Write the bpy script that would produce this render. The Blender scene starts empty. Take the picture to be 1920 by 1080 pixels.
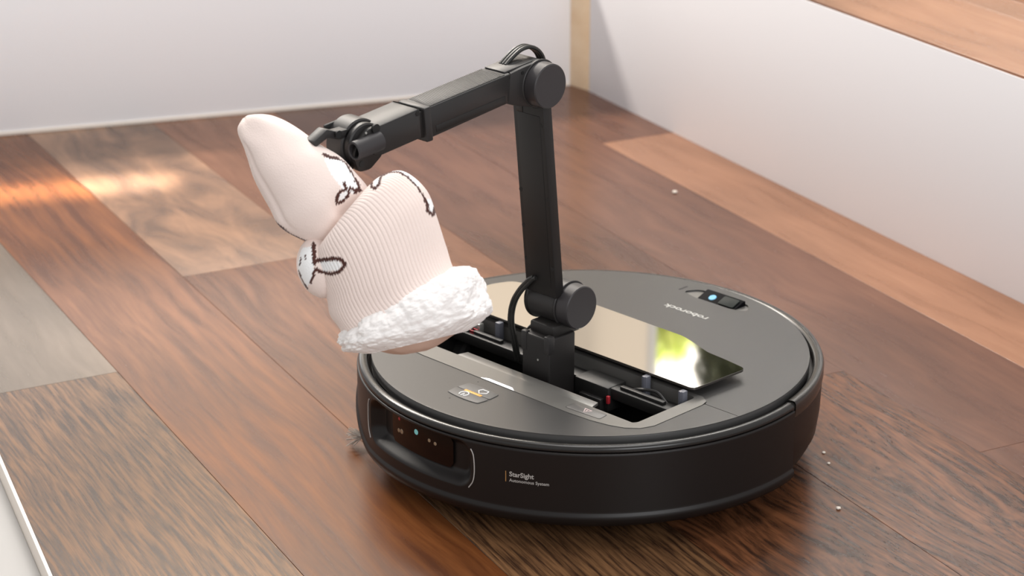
import bpy, bmesh, math, random
from mathutils import Vector, Matrix, noise

random.seed(7)
scene = bpy.context.scene
COL = scene.collection
MM = 0.001

# ------------------------------------------------------------------ camera, light, exposure
cam_data = bpy.data.cameras.new('camera')
cam_data.sensor_width = 36.0
cam_data.lens = 80.43
cam_data.clip_start = 0.05
cam_data.clip_end = 60.0
cam_data.dof.use_dof = True
cam_data.dof.focus_distance = 1.60
cam_data.dof.aperture_fstop = 11.0
cam = bpy.data.objects.new('camera', cam_data)
cam.location = (0.0, -1.60395, 0.73231)
cam.rotation_euler = (math.pi / 2 - 0.3606, 0.0, 0.0367)
COL.objects.link(cam)
scene.camera = cam

world = bpy.data.worlds.new('daylight')
world.use_nodes = True
bg = world.node_tree.nodes['Background']
bg.inputs[0].default_value = (1.0, 0.985, 0.98, 1)
bg.inputs[1].default_value = 0.58
scene.world = world


def area(name, loc, target, sx, sy, power, color=(1, 1, 1), spread=math.pi):
    d = bpy.data.lights.new(name, 'AREA')
    d.shape = 'RECTANGLE'
    d.size, d.size_y = sx, sy
    d.energy = power
    d.color = color
    d.spread = spread
    o = bpy.data.objects.new(name, d)
    o.location = loc
    o.rotation_euler = (Vector(target) - Vector(loc)).to_track_quat('-Z', 'Y').to_euler()
    COL.objects.link(o)
    return o


area('skylight', (-0.98, 2.05, 1.98), (-0.38, 0.50, 0.0), 2.3, 0.26, 92, (1.0, 0.93, 0.85))
area('haze_fill', (-0.86, 2.15, 0.58), (-0.3, 0.3, 0.2), 1.1, 0.45, 4.5, (1.0, 0.96, 0.92))  # unseen lamp added to throw glossy haze across the floor
area('overhead_fill', (0.1, 0.2, 2.2), (0.0, 0.15, 0.0), 1.0, 1.0, 20, (1.0, 0.97, 0.95))  # added overhead fill that gives the sock its top-lit form
area('front_fill', (1.1, -2.2, 1.2), (-0.3, 0.9, 0.1), 1.2, 1.0, 22, (0.97, 0.98, 1.0))  # added low fill from the camera side, for the white walls
sl = area('stripe_beam', (-0.64, 0.575, 0.62), (-0.64, 0.575, 0.0), 0.42, 0.05, 0.46, (1.0, 0.90, 0.76), math.radians(7))  # unseen narrow beam added to lay the warm stripe at far left
sl.rotation_euler = (0, 0, math.radians(17.5))

vs = scene.view_settings
vs.view_transform = 'Standard'
vs.look = 'None'
vs.exposure = 0.1
vs.gamma = 1.0
vs.use_curve_mapping = False


# ------------------------------------------------------------------ materials
def mat(name, color, rough=0.5, metal=0.0, spec=0.5, emit=None, estr=0.0, coat=0.0):
    m = bpy.data.materials.new(name)
    m.use_nodes = True
    b = m.node_tree.nodes['Principled BSDF']
    b.inputs['Base Color'].default_value = (*color, 1)
    b.inputs['Roughness'].default_value = rough
    b.inputs['Metallic'].default_value = metal
    b.inputs['Specular IOR Level'].default_value = spec
    b.inputs['Coat Weight'].default_value = coat
    if emit:
        b.inputs['Emission Color'].default_value = (*emit, 1)
        b.inputs['Emission Strength'].default_value = estr
    return m


def nodes(m):
    nt = m.node_tree
    return nt, nt.nodes, nt.links, nt.nodes['Principled BSDF']


def grain_bump(m, scale, strength, dist=0.0003):
    """fine moulded-plastic / paint grain"""
    nt, N, L, b = nodes(m)
    tc = N.new('ShaderNodeTexCoord')
    t = N.new('ShaderNodeTexNoise')
    t.inputs['Scale'].default_value = scale
    t.inputs['Detail'].default_value = 3
    bp = N.new('ShaderNodeBump')
    bp.inputs['Strength'].default_value = strength
    bp.inputs['Distance'].default_value = dist
    L.new(tc.outputs['Object'], t.inputs['Vector'])
    L.new(t.outputs['Fac'], bp.inputs['Height'])
    L.new(bp.outputs['Normal'], b.inputs['Normal'])
    return m


def wood(name, dark, light, streak, swirl, contrast, rough=0.25, fine=1.0):
    """plank wood; object X runs along the plank"""
    m = mat(name, light, rough, spec=0.27)
    nt, N, L, b = nodes(m)
    tc = N.new('ShaderNodeTexCoord')
    oi = N.new('ShaderNodeObjectInfo')
    mul = N.new('ShaderNodeMath'); mul.operation = 'MULTIPLY'; mul.inputs[1].default_value = 23.0
    L.new(oi.outputs['Random'], mul.inputs[0])
    add = N.new('ShaderNodeVectorMath'); add.operation = 'ADD'
    L.new(tc.outputs['Object'], add.inputs[0]); L.new(mul.outputs[0], add.inputs[1])
    # slow warp gives the cathedral figure
    mp0 = N.new('ShaderNodeMapping'); mp0.inputs['Scale'].default_value = (4.0, 9.0, 9.0)
    L.new(add.outputs[0], mp0.inputs['Vector'])
    n0 = N.new('ShaderNodeTexNoise'); n0.inputs['Scale'].default_value = 1.0; n0.inputs['Detail'].default_value = 1.5
    L.new(mp0.outputs[0], n0.inputs['Vector'])
    sub = N.new('ShaderNodeVectorMath'); sub.operation = 'SUBTRACT'; sub.inputs[1].default_value = (0.5, 0.5, 0.5)
    L.new(n0.outputs['Color'], sub.inputs[0])
    sc = N.new('ShaderNodeVectorMath'); sc.operation = 'SCALE'; sc.inputs['Scale'].default_value = swirl
    L.new(sub.outputs[0], sc.inputs[0])
    ad2 = N.new('ShaderNodeVectorMath'); ad2.operation = 'ADD'
    L.new(add.outputs[0], ad2.inputs[0]); L.new(sc.outputs[0], ad2.inputs[1])
    mp1 = N.new('ShaderNodeMapping'); mp1.inputs['Scale'].default_value = (5.5 * fine, streak, streak)
    L.new(ad2.outputs[0], mp1.inputs['Vector'])
    n1 = N.new('ShaderNodeTexNoise'); n1.inputs['Scale'].default_value = 1.0
    n1.inputs['Detail'].default_value = 5; n1.inputs['Roughness'].default_value = 0.62
    L.new(mp1.outputs[0], n1.inputs['Vector'])
    ramp = N.new('ShaderNodeValToRGB')
    ramp.color_ramp.elements[0].position = 0.5 - contrast; ramp.color_ramp.elements[0].color = (*dark, 1)
    ramp.color_ramp.elements[1].position = 0.5 + contrast; ramp.color_ramp.elements[1].color = (*light, 1)
    L.new(n1.outputs['Fac'], ramp.inputs['Fac'])
    # broad tone drift
    n2 = N.new('ShaderNodeTexNoise'); n2.inputs['Scale'].default_value = 3.2; n2.inputs['Detail'].default_value = 2
    L.new(ad2.outputs[0], n2.inputs['Vector'])
    mr = N.new('ShaderNodeMapRange'); mr.inputs['To Min'].default_value = 0.72; mr.inputs['To Max'].default_value = 1.28
    mr.inputs['From Min'].default_value = 0.3; mr.inputs['From Max'].default_value = 0.7
    L.new(n2.outputs['Fac'], mr.inputs['Value'])
    mx = N.new('ShaderNodeVectorMath'); mx.operation = 'SCALE'
    L.new(ramp.outputs['Color'], mx.inputs[0]); L.new(mr.outputs[0], mx.inputs['Scale'])
    L.new(mx.outputs[0], b.inputs['Base Color'])
    mr2 = N.new('ShaderNodeMapRange'); mr2.inputs['To Min'].default_value = rough + 0.08; mr2.inputs['To Max'].default_value = rough - 0.06
    L.new(n1.outputs['Fac'], mr2.inputs['Value']); L.new(mr2.outputs[0], b.inputs['Roughness'])
    bp = N.new('ShaderNodeBump'); bp.inputs['Strength'].default_value = 0.12; bp.inputs['Distance'].default_value = 0.0006
    L.new(n1.outputs['Fac'], bp.inputs['Height']); L.new(bp.outputs['Normal'], b.inputs['Normal'])
    return m


W_RED = wood('wood_red_brown', (0.090, 0.027, 0.0085), (0.21, 0.073, 0.0225), 95, 0.03, 0.16)
W_RED2 = wood('wood_light_red', (0.235, 0.11, 0.060), (0.35, 0.175, 0.10), 60, 0.04, 0.24)
W_WENGE = wood('wood_wenge', (0.038, 0.018, 0.010), (0.19, 0.096, 0.044), 330, 0.018, 0.12, fine=3.2)
W_FIG = wood('wood_wenge_figured', (0.030, 0.012, 0.006), (0.150, 0.058, 0.025), 190, 0.09, 0.13, fine=3.0)
W_BROWN = wood('wood_dark_brown', (0.080, 0.034, 0.021), (0.145, 0.064, 0.037), 60, 0.06, 0.22)
W_MID = wood('wood_mid_brown', (0.13, 0.054, 0.027), (0.235, 0.105, 0.057), 55, 0.07, 0.2)
W_ASH = wood('wood_grey_brown', (0.13, 0.10, 0.075), (0.21, 0.16, 0.12), 45, 0.05, 0.24)
W_SWIRL = wood('wood_grey_swirl', (0.13, 0.078, 0.054), (0.33, 0.185, 0.11), 30, 0.20, 0.17)

M_PAINT = grain_bump(mat('white_paint', (0.86, 0.85, 0.865), 0.55), 260, 0.05)
M_CREAM = grain_bump(mat('cream_plaster', (0.72, 0.63, 0.52), 0.8), 120, 0.1)
M_PALE = wood('sunlit_wood', (0.82, 0.60, 0.38), (0.93, 0.74, 0.52), 50, 0.02, 0.3, rough=0.45)  # wood tone lightened to carry the warm sunlight of the corner gap
M_EDGE = mat('pale_edging', (0.85, 0.78, 0.70), 0.4)
M_LOWER = grain_bump(mat('grey_paint', (0.37, 0.36, 0.35), 0.6), 200, 0.05)
M_SUB = mat('sub_floor', (0.03, 0.018, 0.012), 0.8)
M_FRAME = mat('window_frame', (0.75, 0.73, 0.7), 0.5)
M_LEAF = mat('sunlit_leaf', (0.78, 0.88, 0.28), 0.5)
M_LEAF2 = mat('dark_leaf', (0.05, 0.06, 0.025), 0.6)
M_BARK = mat('bark', (0.08, 0.05, 0.03), 0.9)
M_GLASS = mat('window_glass', (1, 1, 1), 0.0)
M_GLASS.node_tree.nodes['Principled BSDF'].inputs['Transmission Weight'].default_value = 1.0
M_GLASS.node_tree.nodes['Principled BSDF'].inputs['IOR'].default_value = 1.03

M_BODY = grain_bump(mat('body_black', (0.009, 0.007, 0.0065), 0.42, spec=0.35), 900, 0.06)
M_RIM = mat('rim_charcoal', (0.018, 0.017, 0.016), 0.24, spec=0.4)
M_LID = grain_bump(mat('lid_satin', (0.042, 0.041, 0.040), 0.31, spec=0.45), 1500, 0.04, 0.0001)
M_TRIM = grain_bump(mat('trim_grey', (0.17, 0.165, 0.155), 0.29, metal=0.4), 1500, 0.03, 0.0001)
M_BTN = mat('button_grey', (0.115, 0.11, 0.103), 0.5, spec=0.35)
M_DARK = mat('well_black', (0.008, 0.0075, 0.007), 0.5)
M_RAIL = mat('rail_black', (0.012, 0.0115, 0.011), 0.45)
M_ARM = grain_bump(mat('arm_graphite', (0.023, 0.0215, 0.0215), 0.42, spec=0.42), 1100, 0.08)
M_ARM2 = grain_bump(mat('arm_black', (0.013, 0.0115, 0.011), 0.44, spec=0.4), 1100, 0.08)
M_CAP = grain_bump(mat('arm_cap', (0.036, 0.033, 0.035), 0.45, spec=0.4), 1100, 0.08)
M_HOLE = mat('hole_black', (0.004, 0.004, 0.004), 0.6)
M_CABLE = mat('cable_black', (0.018, 0.018, 0.017), 0.38)
M_PLATE = mat('plate_mirror', (0.86, 0.83, 0.775), 0.035, metal=1.0)
M_PLATE_EDGE = mat('plate_edge', (0.10, 0.09, 0.08), 0.25, metal=0.6)
M_ORANGE = mat('orange_mark', (0.85, 0.36, 0.03), 0.4)
M_WHITE = mat('white_print', (0.80, 0.80, 0.79), 0.5)
M_GREYP = mat('grey_print', (0.42, 0.40, 0.38), 0.5)
M_PINKP = mat('pale_pink_print', (0.75, 0.60, 0.58), 0.5)
M_LED = mat('led_white', (0.9, 0.9, 0.95), 0.3, emit=(1, 1, 1), estr=1.6)
M_WINDOW = mat('sensor_window', (0.006, 0.0025, 0.002), 0.12, spec=0.25)
M_LENS = mat('lens_teal_glint', (0.10, 0.30, 0.30), 0.1, emit=(0.3, 0.75, 0.75), estr=0.25)  # faint emission stands in for a glint; the lens is no lamp
M_LENSB = mat('lens_blue_glint', (0.12, 0.35, 0.55), 0.1, emit=(0.35, 0.7, 0.95), estr=0.25)  # blue reflection on the lens painted as a faint emission
M_TAN = mat('emitter_tan', (0.28, 0.20, 0.13), 0.25)
M_POST = mat('post_grey', (0.12, 0.125, 0.15), 0.35)
M_RED = mat('red_tag', (0.40, 0.02, 0.03), 0.45)
M_SILVER = mat('silver_pin', (0.55, 0.55, 0.52), 0.3, metal=0.7)
M_BRISTLE = mat('bristle_grey', (0.55, 0.50, 0.45), 0.6)
M_RUBBER = mat('rubber', (0.02, 0.02, 0.02), 0.8)
M_CRUMB = mat('crumb', (0.75, 0.68, 0.6), 0.8)

# knitted body: colour per stitch is stored on the mesh, fine stitch relief as bump
M_KNIT = mat('knit_pink', (0.80, 0.66, 0.59), 0.9, spec=0.15)
nt, N, L, b = nodes(M_KNIT)
at = N.new('ShaderNodeAttribute'); at.attribute_name = 'stitch'
L.new(at.outputs['Color'], b.inputs['Base Color'])
tc = N.new('ShaderNodeTexCoord')
tv = N.new('ShaderNodeTexVoronoi'); tv.inputs['Scale'].default_value = 900
bp = N.new('ShaderNodeBump'); bp.inputs['Strength'].default_value = 0.25; bp.inputs['Distance'].default_value = 0.0005
L.new(tc.outputs['Object'], tv.inputs['Vector']); L.new(tv.outputs['Distance'], bp.inputs['Height'])
L.new(bp.outputs['Normal'], b.inputs['Normal'])
b.inputs['Sheen Weight'].default_value = 0.25
b.inputs['Subsurface Weight'].default_value = 0.0
b.inputs['Subsurface Radius'].default_value = (0.004, 0.0025, 0.002)
M_FLEECE = grain_bump(mat('white_fleece', (0.94, 0.91, 0.89), 0.95, spec=0.1), 500, 0.5, 0.0008)
fb = M_FLEECE.node_tree.nodes['Principled BSDF']
fb.inputs['Sheen Weight'].default_value = 0.4
fb.inputs['Subsurface Weight'].default_value = 0.0
fb.inputs['Subsurface Radius'].default_value = (0.005, 0.004, 0.0035)


# ------------------------------------------------------------------ mesh helpers (millimetres)
def tag(o, label=None, cat=None, group=None, kind=None):
    if label: o['label'] = label
    if cat: o['category'] = cat
    if group: o['group'] = group
    if kind: o['kind'] = kind
    return o


def empty(name, loc=(0, 0, 0), rot=(0, 0, 0)):
    o = bpy.data.objects.new(name, None)
    o.empty_display_size = 0.02
    o.location = loc
    o.rotation_euler = rot
    COL.objects.link(o)
    return o


def obj_from(name, me, m, parent=None, smooth=None):
    me.materials.clear()
    me.materials.append(m)
    if smooth is not None:
        me.shade_smooth()
        me.set_sharp_from_angle(angle=math.radians(smooth))
    o = bpy.data.objects.new(name, me)
    COL.objects.link(o)
    if parent: o.parent = parent
    return o


class MB:
    """collects shapes given in millimetres; build() links them as one mesh object"""
    def __init__(self):
        self.bm = bmesh.new()

    def merge(self, bm, fn=None):
        if fn:
            for v in bm.verts: v.co = Vector(fn(v.co))
        me = bpy.data.meshes.new('tmp')
        bm.to_mesh(me); bm.free()
        self.bm.from_mesh(me)
        bpy.data.meshes.remove(me)
        return self

    def box(self, lo, hi, bev=0.0, seg=2, fn=None):
        bm = bmesh.new()
        bmesh.ops.create_cube(bm, size=1.0)
        for v in bm.verts:
            v.co = Vector([(lo[i] + hi[i]) / 2 + v.co[i] * (hi[i] - lo[i]) for i in range(3)])
        if bev: bmesh.ops.bevel(bm, geom=bm.edges[:], offset=bev, segments=seg, profile=0.5, affect='EDGES')
        return self.merge(bm, fn)

    def prism(self, poly, z0, z1, bev=0.0, seg=2, fn=None):
        bm = bmesh.new()
        a = [bm.verts.new((x, y, z0)) for x, y in poly]
        t = [bm.verts.new((x, y, z1)) for x, y in poly]
        n = len(poly)
        bm.faces.new(a[::-1]); bm.faces.new(t)
        for i in range(n): bm.faces.new((a[i], a[(i + 1) % n], t[(i + 1) % n], t[i]))
        bmesh.ops.recalc_face_normals(bm, faces=bm.faces[:])
        if bev:
            es = [e for e in bm.edges if len(e.link_faces) == 2 and e.calc_face_angle(0) > 0.6]
            bmesh.ops.bevel(bm, geom=es, offset=bev, segments=seg, profile=0.5, affect='EDGES')
        return self.merge(bm, fn)

    def ring_plate(self, outer, holes, z0, z1, chamfer=0.0):
        """flat plate with holes"""
        bm = bmesh.new()
        for z, flip in ((z1, False), (z0, True)):
            es = []
            for lp in [outer] + holes:
                vs_ = [bm.verts.new((x, y, z)) for x, y in lp]
                for i in range(len(vs_)): es.append(bm.edges.new((vs_[i], vs_[(i + 1) % len(vs_)])))
            bmesh.ops.triangle_fill(bm, use_beauty=True, use_dissolve=False, edges=es)
        for lp in [outer] + holes:
            n = len(lp)
            a = [bm.verts.new((x, y, z0)) for x, y in lp]
            t = [bm.verts.new((x, y, z1)) for x, y in lp]
            for i in range(n): bm.faces.new((a[i], a[(i + 1) % n], t[(i + 1) % n], t[i]))
        bmesh.ops.remove_doubles(bm, verts=bm.verts[:], dist=0.001)
        bmesh.ops.recalc_face_normals(bm, faces=bm.faces[:])
        return self.merge(bm)

    def lathe(self, prof, a0=0.0, a1=360.0, n=128, fn=None):
        """profile (r, z) turned about Z"""
        bm = bmesh.new()
        full = abs(a1 - a0) >= 359.9
        cnt = n if full else n + 1
        rows = []
        for i in range(cnt):
            a = math.radians(a0 + (a1 - a0) * i / n)
            rows.append([bm.verts.new((r * math.cos(a), r * math.sin(a), z)) for r, z in prof])
        for i in range(n):
            A, B = rows[i], rows[(i + 1) % cnt]
            for j in range(len(prof) - 1): bm.faces.new((A[j], B[j], B[j + 1], A[j + 1]))
        bmesh.ops.remove_doubles(bm, verts=bm.verts[:], dist=0.0005)
        bmesh.ops.recalc_face_normals(bm, faces=bm.faces[:])
        return self.merge(bm, fn)

    def rod(self, p0, p1, r0, r1=None, n=32, bev=0.0):
        """capped round rod between two points"""
        r1 = r0 if r1 is None else r1
        p0, p1 = Vector(p0), Vector(p1)
        ln = (p1 - p0).length
        q = (p1 - p0).to_track_quat('Z', 'Y')
        prof = [(0, 0), (r0 - bev, 0), (r0, bev), (r1, ln - bev), (r1 - bev, ln), (0, ln)] if bev else [(0, 0), (r0, 0), (r1, ln), (0, ln)]
        return self.lathe(prof, n=n, fn=lambda c: q @ c + p0)

    def tube(self, pts, r, n=10, taper=None, straight=False):
        pts = [Vector(p) for p in pts]
        sm = list(pts[:-1]) if straight else []
        for i in range(0 if straight else len(pts) - 1):      # Catmull-Rom
            a, b_, c, d = pts[max(i - 1, 0)], pts[i], pts[i + 1], pts[min(i + 2, len(pts) - 1)]
            for k in range(6):
                t = k / 6
                sm.append(0.5 * ((2 * b_) + (c - a) * t + (2 * a - 5 * b_ + 4 * c - d) * t * t + (3 * b_ - a - 3 * c + d) * t ** 3))
        sm.append(pts[-1])
        bm = bmesh.new()
        rows = []
        up = Vector((0.3, 0.2, 1)).normalized()
        for i, p in enumerate(sm):
            d = (sm[min(i + 1, len(sm) - 1)] - sm[max(i - 1, 0)]).normalized()
            s = d.cross(up).normalized(); u2 = s.cross(d)
            rr = r if taper is None else r + (taper - r) * i / (len(sm) - 1)
            rows.append([bm.verts.new(p + rr * (math.cos(6.2832 * k / n) * s + math.sin(6.2832 * k / n) * u2)) for k in range(n)])
        for i in range(len(rows) - 1):
            for k in range(n): bm.faces.new((rows[i][k], rows[i][(k + 1) % n], rows[i + 1][(k + 1) % n], rows[i + 1][k]))
        bm.faces.new(rows[0][::-1]); bm.faces.new(rows[-1])
        bmesh.ops.recalc_face_normals(bm, faces=bm.faces[:])
        return self.merge(bm)

    def build(self, name, m, parent=None, smooth=35, offset=None):
        """offset (mm): put the object's own origin there"""
        s = Matrix.Scale(MM, 4)
        if offset is not None: s = s @ Matrix.Translation(-Vector(offset))
        self.bm.transform(s)
        me = bpy.data.meshes.new(name)
        self.bm.to_mesh(me); self.bm.free()
        o = obj_from(name, me, m, parent, smooth)
        if offset is not None: o.location = Vector(offset) * MM
        return o


def text_mb(body, size, fn, depth=0.05, spacing=1.0, bold=0.0):
    cu = bpy.data.curves.new('txt', 'FONT')
    cu.body = body; cu.size = size; cu.extrude = depth; cu.space_character = spacing
    cu.offset = bold; cu.resolution_u = 3
    o = bpy.data.objects.new('txt', cu)
    COL.objects.link(o)
    dg = bpy.context.evaluated_depsgraph_get()
    me = bpy.data.meshes.new_from_object(o.evaluated_get(dg))
    bpy.data.objects.remove(o); bpy.data.curves.remove(cu)
    mb = MB()
    bm = bmesh.new(); bm.from_mesh(me); bpy.data.meshes.remove(me)
    bmesh.ops.subdivide_edges(bm, edges=[e for e in bm.edges if e.calc_length() > size * 0.25], cuts=2)
    return mb.merge(bm, fn)


def rounded(poly, r, seg=5):
    """round the corners of a polygon"""
    out = []
    n = len(poly)
    for i in range(n):
        p, a, c = Vector(poly[i]), Vector(poly[i - 1]), Vector(poly[(i + 1) % n])
        rr = min(r, (a - p).length * 0.45, (c - p).length * 0.45)
        s, e = p + (a - p).normalized() * rr, p + (c - p).normalized() * rr
        for k in range(seg + 1):
            t = k / seg
            q = (1 - t) ** 2 * s + 2 * t * (1 - t) * p + t * t * e
            out.append((q.x, q.y))
    return out


def smooth01(t):
    t = max(0.0, min(1.0, t))
    return t * t * (3 - 2 * t)


# ------------------------------------------------------------------ the setting
PA = -1.0593                                   # direction of the planks
PD = Vector((math.cos(PA), math.sin(PA)))
PN = Vector((-PD.y, PD.x))


def clip(poly, p, nrm):
    """keep the side of the line (p, nrm) that nrm points to"""
    out = []
    for i in range(len(poly)):
        a, c = Vector(poly[i]), Vector(poly[(i + 1) % len(poly)])
        da, dc = (a - p).dot(nrm), (c - p).dot(nrm)
        if da >= 0: out.append(a)
        if (da >= 0) != (dc >= 0): out.append(a + (c - a) * (da / (da - dc)))
    return [tuple(v) for v in out]


def line_normal(a, c):
    d = (Vector(c) - Vector(a)).normalized()
    return Vector((-d.y, d.x))


EDGE0, EDGE1 = Vector((-695, 534)), Vector((-264, -457))      # open left edge of the landing
WL0, WL1 = Vector((-1100, 627)), Vector((-28, 1019))          # foot of the left wall
WR0, WR1 = Vector((-5, 995)), Vector((640, -130))             # foot of the riser
CLIPS = [(EDGE0, (EDGE1 - EDGE0).normalized()), (WL0, None), (WR0, None)]
nE = line_normal(EDGE0, EDGE1)
nL = -line_normal(WL0, WL1)
nR = -line_normal(WR0, WR1)
if nR.dot(Vector((0, 0)) - WR0) < 0: nR = -nR
if nE.dot(Vector((0, 0)) - EDGE0) < 0: nE = -nE
if nL.dot(Vector((0, 0)) - WL0) < 0: nL = -nL


def plank(n0, n1, d0, d1, m, parent, z=0.0, th=14.0, cl=None, gap=0.12):
    corners = [(n0 + gap, d0 + gap), (n1 - gap, d0 + gap), (n1 - gap, d1 - gap), (n0 + gap, d1 - gap)]
    poly = [tuple(PN * n + PD * d) for n, d in corners]
    for p, nn in (cl if cl is not None else ((EDGE0, nE), (WL0, nL), (WR0, nR))):
        poly = clip(poly, p, nn)
        if len(poly) < 3: return None
    cx = sum(p[0] for p in poly) / len(poly); cy = sum(p[1] for p in poly) / len(poly)
    loc = []
    for x, y in poly:
        v = Vector((x - cx, y - cy))
        loc.append((v.dot(PD), v.dot(PN)))
    mb = MB()
    mb.prism(loc, -th, 0, bev=0.22, seg=1)
    o = mb.build('plank', m, parent, 30)
    o.location = (cx * MM, cy * MM, z * MM)
    o.rotation_euler = (0, 0, PA)
    return o


mb = MB()
foot = [tuple(EDGE0 + (EDGE0 - EDGE1) * 0.4), tuple(EDGE1), (640, -457), (640, -130), (-5, 995), (-28, 1019), (-1100, 627)]
mb.prism(foot, -62, -14.2)
floor = mb.build('floor', M_SUB, None, 30)
tag(floor, 'dark glossy hardwood plank floor of a stair landing', kind='structure')
PLANKS = [
    (-1000, -850, [-1500, 600], [W_RED]),
    (-850, -700, [-1500, 600], [W_ASH]),
    (-700, -560, [-1500, 600], [W_RED]),
    (-560, -277, [-1300, -303, 600], [W_ASH, W_WENGE]),
    (-277, -153, [-1300, 700], [W_RED]),
    (-153, -16, [-1300, -493, -60, 700], [W_SWIRL, W_RED, W_WENGE]),
    (-16, 121, [-1300, -560, 20, 700], [W_MID, W_MID, W_FIG]),
    (121, 258, [-1300, -30, 700], [W_BROWN, W_FIG]),
    (258, 395, [-1300, 150, 700], [W_BROWN, W_BROWN]),
    (395, 520, [-1300, -681, 700], [W_BROWN, W_RED2]),
]
for n0, n1, br, ms in PLANKS:
    for i, m in enumerate(ms):
        plank(n0, n1, br[i], br[i + 1], m, floor)


def slab(name, a, c, thick, z0, z1, m, away, label, kind='structure', bev=0.6):
    """upright board whose visible face runs from a to c"""
    a, c = Vector(a), Vector(c)
    nn = line_normal(a, c)
    if nn.dot(Vector(away)) < 0: nn = -nn
    mb_ = MB()
    mb_.prism([tuple(a), tuple(c), tuple(c + nn * thick), tuple(a + nn * thick)], z0, z1, bev)
    o = mb_.build(name, m, None, 30)
    return tag(o, label, kind=kind)


slab('wall_left', WL0, (-28, 1019), 60, -60, 185, M_PAINT, (0, 1), 'plain white wall behind the landing')
slab('wall_right', (-5, 995), WR1, 16, -60, 200.5, M_PAINT, (1, 0.5), 'white painted stair riser beside the landing')
slab('gap_strip', (-28, 1019), (-5, 995), 12, 0, 185, M_PALE, (1, 1), 'narrow wood strip with sunlight in its colour, in the corner gap between white panels')  # board fills the open gap; sunlight is put into its colour
slab('trim_2', EDGE0 + (EDGE0 - EDGE1) * 0.4, EDGE1, 2.8, -40, 0.4, M_EDGE, (-1, -0.4), 'pale edging strip along the open edge of the floor')

bl = (Vector((-28, 1019)) - WL0).normalized()
slab('baseboard_left', WL0 - nL * -1.6, Vector((-30, 1018.3)) + nL * 1.6, 1.6, 0.1, 4.5, M_EDGE, -nL, 'thin pale bead along the foot of the left wall', bev=0.3)

# next tread up, on top of the riser
mb = MB()
tw = (WR1 - WR0).normalized()
tn = -nR
tread_poly = [tuple(WR0 - tw * 40), tuple(WR1), tuple(WR1 + tn * 520), tuple(WR0 + tn * 520 - tw * 40)]
mb.prism([tuple(Vector(p) + tn * 4) for p in tread_poly], 180, 193.0)
tread = mb.build('floor_upper', M_SUB, None, 30)
tag(tread, 'wooden tread of the next stair above the white riser', kind='structure')
tcl = [(WR0 + tn * 0.8, tn)]
base_n = 486
for n0, n1, d0, d1, m in ((base_n - 20, base_n + 130, -1100, -500, W_MID), (base_n - 20, base_n + 130, -500, 600, W_RED2),
                          (base_n + 130, base_n + 175, -1100, 600, W_RED2), (base_n + 175, base_n + 310, -1100, 600, W_RED),
                          (base_n + 310, base_n + 500, -1100, 600, W_RED2)):
    plank(n0, n1, d0, d1, m, tread, z=203.2, th=10, cl=tcl)

# step below the open edge
mb = MB()
eo = nE * 3.0
mb.prism([tuple(EDGE0 + (EDGE0 - EDGE1) * 0.4 - eo), (-2200, 900), (-2200, -1500), tuple(EDGE1 + (EDGE1 - EDGE0) - eo), tuple(EDGE1 - eo)], -50, -16)
tag(mb.build('floor_lower', M_LOWER, None, 30), 'light grey lower step beyond the floor edge', kind='structure')

# far side of the stairwell: cream wall with a window, seen mirrored in the cover plate
wy = 2300
mb = MB()
mb.box((-900, wy, -60), (105, wy + 80, 2200)); mb.box((1200, wy, -60), (2400, wy + 80, 2200))
mb.box((105, wy, -60), (1200, wy + 80, 820)); mb.box((105, wy, 1900), (1200, wy + 80, 2200))
tag(mb.build('wall_back', M_CREAM, None, 30), 'cream wall across the stairwell with a window', kind='structure')
mb = MB()
mb.box((-72, wy - 18, -60), (-48, wy, 2200), 2)
tag(mb.build('trim_3', mat('cream_trim', (0.55, 0.43, 0.31), 0.6), None, 30), 'upright trim on the cream far wall', kind='structure')
mb = MB()
for lo, hi in (((105, wy + 10, 820), (123, wy + 60, 1900)), ((1182, wy + 10, 820), (1200, wy + 60, 1900)),
               ((123, wy + 10, 820), (1182, wy + 60, 850)), ((123, wy + 10, 1870), (1182, wy + 60, 1900)), ((640, wy + 15, 850), (665, wy + 55, 1870))):
    mb.box(lo, hi, 1)
win = mb.build('window_1', M_FRAME, None, 30)
tag(win, 'white framed window in the cream far wall', kind='structure')
for x0, x1 in ((123, 640), (665, 1182)):
    mb = MB(); mb.box((x0, wy + 33, 850), (x1, wy + 37, 1870)); mb.build('pane', M_GLASS, win, 30)


def shrub(name, loc, rx, rz, count, size, lm, label):
    root = empty(name, Vector((loc[0], loc[1], 0)) * MM)
    mb_ = MB(); mb_.tube([(0, 0, 0), (8, 4, loc[2] * 0.4), (-5, 2, loc[2] * 0.8), (0, 0, loc[2])], 14, 8, 5)
    mb_.build('trunk', M_BARK, root)
    bm = bmesh.new()
    rnd = random.Random(len(name) + count)
    for _ in range(count):
        d = Vector((rnd.gauss(0, 1), rnd.gauss(0, 1), rnd.gauss(0, 1))).normalized() * (0.35 + 0.65 * rnd.random() ** 0.5)
        c = Vector((d.x * rx, d.y * rx, loc[2] + d.z * rz))
        q = Vector((rnd.gauss(0, 1), rnd.gauss(0, 1), rnd.gauss(0, 1))).to_track_quat('Z', 'Y')
        pts = [(0, -1, 0), (0.4, -0.2, 0.1), (0.3, 0.5, 0.05), (0, 1, -0.1), (-0.3, 0.5, 0.05), (-0.4, -0.2, 0.1)]
        bm.faces.new([bm.verts.new(c + q @ (Vector(p) * size)) for p in pts])
    mb_ = MB(); mb_.merge(bm)
    tag(mb_.build('foliage', lm, root, None), kind='stuff')
    return tag(root, label, 'shrub')


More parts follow.
